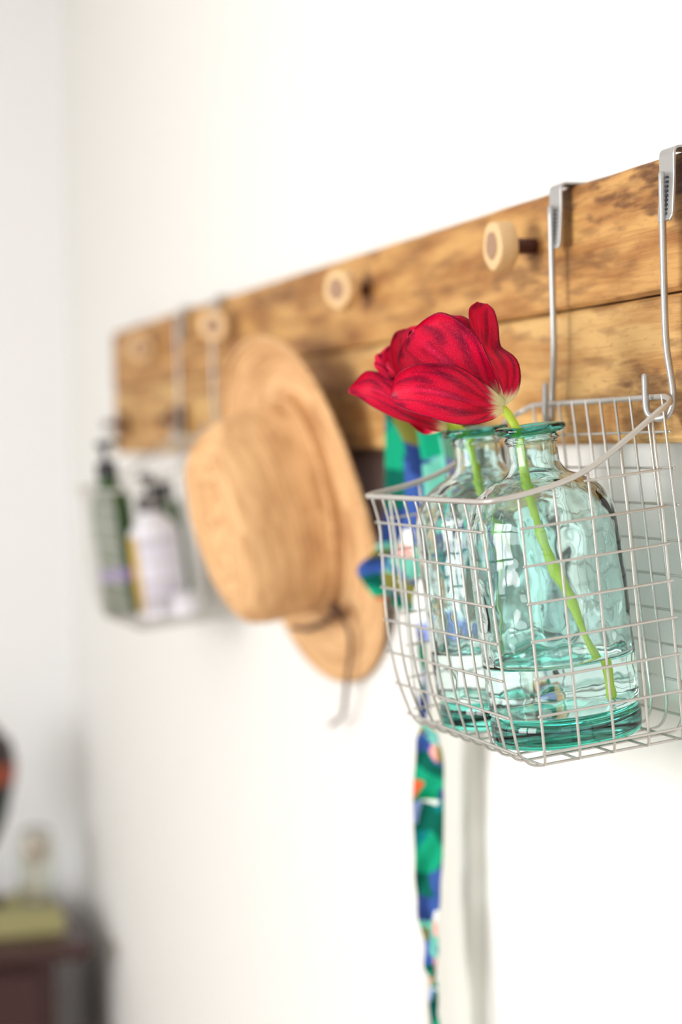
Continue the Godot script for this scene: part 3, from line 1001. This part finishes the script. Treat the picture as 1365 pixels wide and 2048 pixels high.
func dresser() -> void:
	var t := thing("dresser", "dark brown wooden dresser standing in the corner by the far wall", "dresser", V(-4.085, 0.0, 0.62))
	obj("top", bevel_box(Vector3(0.48, 0.03, 1.13), 0.006), M.dark_wood, t).position = V(0, 0.70, 0)
	obj("body", bevel_box(Vector3(0.43, 0.60, 1.00), 0.004), M.dark_wood_front, t).position = V(-0.015, 0.385, 0)
	for x in [-0.18, 0.16]:
		for z in [-0.46, 0.46]:
			obj("leg", bevel_box(Vector3(0.05, 0.085, 0.05), 0.004), M.dark_wood, t).position = V(x, 0.0425, z)
	for i in 3:
		var d := obj("drawer", bevel_box(Vector3(0.016, 0.17, 0.94), 0.004), M.dark_wood_front, t)
		d.position = V(0.206, 0.20 + i * 0.19, 0)
		for z in [-0.25, 0.25]:
			var k := obj("knob", lathe(round_profile([Vector2(0, 0), Vector2(0.006, 0), Vector2(0.006, 0.008), Vector2(0.014, 0.012), Vector2(0.013, 0.02), Vector2(0, 0.022)], 0.003, 3), 20), M.bronze_glaze, d)
			k.position = V(0.008, 0, z)
			k.rotation = Vector3(0, 0, -PI / 2)
	var b := thing("large_book", "olive green clothbound book lying flat on the dark dresser", "book", V(-4.06, 0.715, 0.225))
	obj("cover", bevel_box(Vector3(0.22, 0.005, 0.27), 0.001), M.olive_cloth, b).position = V(0, 0.0025, 0)
	obj("cover", bevel_box(Vector3(0.22, 0.005, 0.27), 0.001), M.olive_cloth, b).position = V(0, 0.0345, 0)
	obj("spine", bevel_box(Vector3(0.005, 0.037, 0.27), 0.001), M.olive_cloth, b).position = V(0.11, 0.0185, 0)
	obj("page_block", bevel_box(Vector3(0.205, 0.027, 0.255), 0.001), M.page_paper, b).position = V(-0.002, 0.0185, 0)
	var v := thing("footed_vase", "dark footed ceramic vase with a rust orange band, on the dresser", "vase", V(-4.06, 0.752, 0.228))
	obj("foot", lathe(round_profile([Vector2(0, 0), Vector2(0.040, 0), Vector2(0.036, 0.012), Vector2(0.010, 0.03), Vector2(0.010, 0.10), Vector2(0, 0.10)], 0.004, 3), 32), M.bronze_glaze, v)
	obj("bowl", lathe(smooth_path([Vector2(0.0, 0.10), Vector2(0.02, 0.115), Vector2(0.045, 0.17), Vector2(0.062, 0.240)], 16), 40), M.green_black_glaze, v)
	obj("band", lathe(smooth_path([Vector2(0.062, 0.240), Vector2(0.066, 0.262), Vector2(0.066, 0.280)], 10), 40), M.rust_glaze, v)
	obj("neck", lathe(smooth_path([Vector2(0.066, 0.280), Vector2(0.057, 0.320), Vector2(0.036, 0.340), Vector2(0.032, 0.352), Vector2(0.028, 0.345), Vector2(0.0, 0.33)], 18), 40), M.bronze_glaze, v)
	var j := thing("glass_jar", "clear glass jar holding a pale pink ball, on the olive book", "jar", V(-4.06, 0.752, 0.128))
	obj("glass", lathe(round_profile([Vector2(0, 0.001), Vector2(0.032, 0.001), Vector2(0.036, 0.06), Vector2(0.038, 0.11), Vector2(0.03, 0.142), Vector2(0.02, 0.146), Vector2(0.018, 0.143), Vector2(0.028, 0.137), Vector2(0.0355, 0.11), Vector2(0.0335, 0.06), Vector2(0.029, 0.006), Vector2(0, 0.006)], 0.004, 3), 40), M.jar_glass, j)
	var ball := []
	for k in 13:
		ball.append(Vector2(sin(PI * k / 12.0) * 0.027, 0.106 - cos(PI * k / 12.0) * 0.027))
	obj("ball", lathe(ball, 28), M.pale_pink, j)
	obj("ball_stand", lathe([Vector2(0, 0.007), Vector2(0.016, 0.007), Vector2(0.005, 0.02), Vector2(0.004, 0.084), Vector2(0, 0.085)], 16), M.pale_pink, j)

# ----------------------------------------------------------------

func _ready() -> void:
	var cam := Camera3D.new()
	cam.name = "camera"
	add_child(cam)
	cam.transform = Transform3D(Basis(Vector3(0.28758541, -0.01657289, -0.9576116), Vector3(-0.02302507, 0.99944167, -0.0242116), Vector3(0.95747819, 0.02901198, 0.28704325)), EYE)
	var lens := CameraAttributesPhysical.new()
	lens.frustum_focal_length = 12.0 / (1024.0 / 4200.0)
	lens.frustum_focus_distance = 1.53
	lens.exposure_aperture = 2.0
	cam.attributes = lens
	cam.current = true

	var env := Environment.new()
	env.background_mode = Environment.BG_SKY
	var sky := Sky.new()
	var sm := ProceduralSkyMaterial.new()
	sm.sky_top_color = Color8(190, 214, 245)
	sm.sky_horizon_color = Color8(236, 242, 250)
	sm.ground_bottom_color = Color8(150, 150, 140)
	sm.ground_horizon_color = Color8(226, 230, 232)
	sky.sky_material = sm
	env.sky = sky
	env.background_energy_multiplier = 1.0
	env.tonemap_mode = Environment.TONE_MAPPER_LINEAR
	env.tonemap_exposure = 0.75
	env.sdfgi_enabled = true
	env.ssao_enabled = true
	env.ssil_enabled = true
	var we := WorldEnvironment.new()
	we.name = "world_environment"
	we.environment = env
	add_child(we)

	# daylight through the two windows opposite the peg rail
	for w in [[-3.1, 1.5, 1.3], [-1.1, 1.7, 13.0]]:
		var l := AreaLight3D.new()
		l.name = "window_daylight"
		l.area_size = Vector2(w[1], 1.5)
		l.light_energy = w[2]
		l.light_color = Color(1.0, 1.0, 1.0)
		l.shadow_enabled = true
		l.area_range = 12.0
		l.area_attenuation = 2.0
		add_child(l, true)
		l.position = Vector3(w[0], 1.55, 3.28)
	var e := AreaLight3D.new()   # and through the cooler one in the wall behind the camera
	e.name = "window_daylight"
	e.area_size = Vector2(1.0, 1.5)
	e.light_energy = 0.9
	e.light_color = Color(0.86, 0.94, 1.0)
	e.shadow_enabled = true
	e.area_range = 12.0
	e.area_attenuation = 2.0
	add_child(e, true)
	e.position = Vector3(1.58, 1.55, 1.5)
	e.rotation = Vector3(0, PI / 2, 0)

	materials()
	room()
	peg_rail()
	var near := make_basket("silver wire basket holding two glass bottles, hooked over the board's near end")
	copy(near, near.position + V(-1.43, -0.013, 0), "silver wire basket of toiletry bottles hooked over the board's far end")
	make_hook("board_hook", "right silver hook of the near basket, strap folded over board top", -1.402, -1.0)
	make_hook("board_hook", "left silver hook of the near basket, beside a round birch peg", -1.613, 1.0)
	make_hook("board_hook", "right silver hook of the far basket, just left of the straw hat", -2.835, -1.0, 0.013)
	make_hook("board_hook", "left silver hook of the far basket, between two birch pegs", -3.060, 1.0, 0.013)
	make_bottle("aqua glass bottle nearest the camera, with wavy sides and water inside", 3, V(-1.4591, 1.4025, 0.1007), Vector3(BASKET_TILT, 0, -0.006))
	make_bottle("aqua glass bottle standing behind the front one in the wire basket", 8, V(-1.5751, 1.4025, 0.1007), Vector3(BASKET_TILT, 0.9, 0.0))
	tulips()
	hat()
	apron()
	bag()
	toiletries()
	dresser()
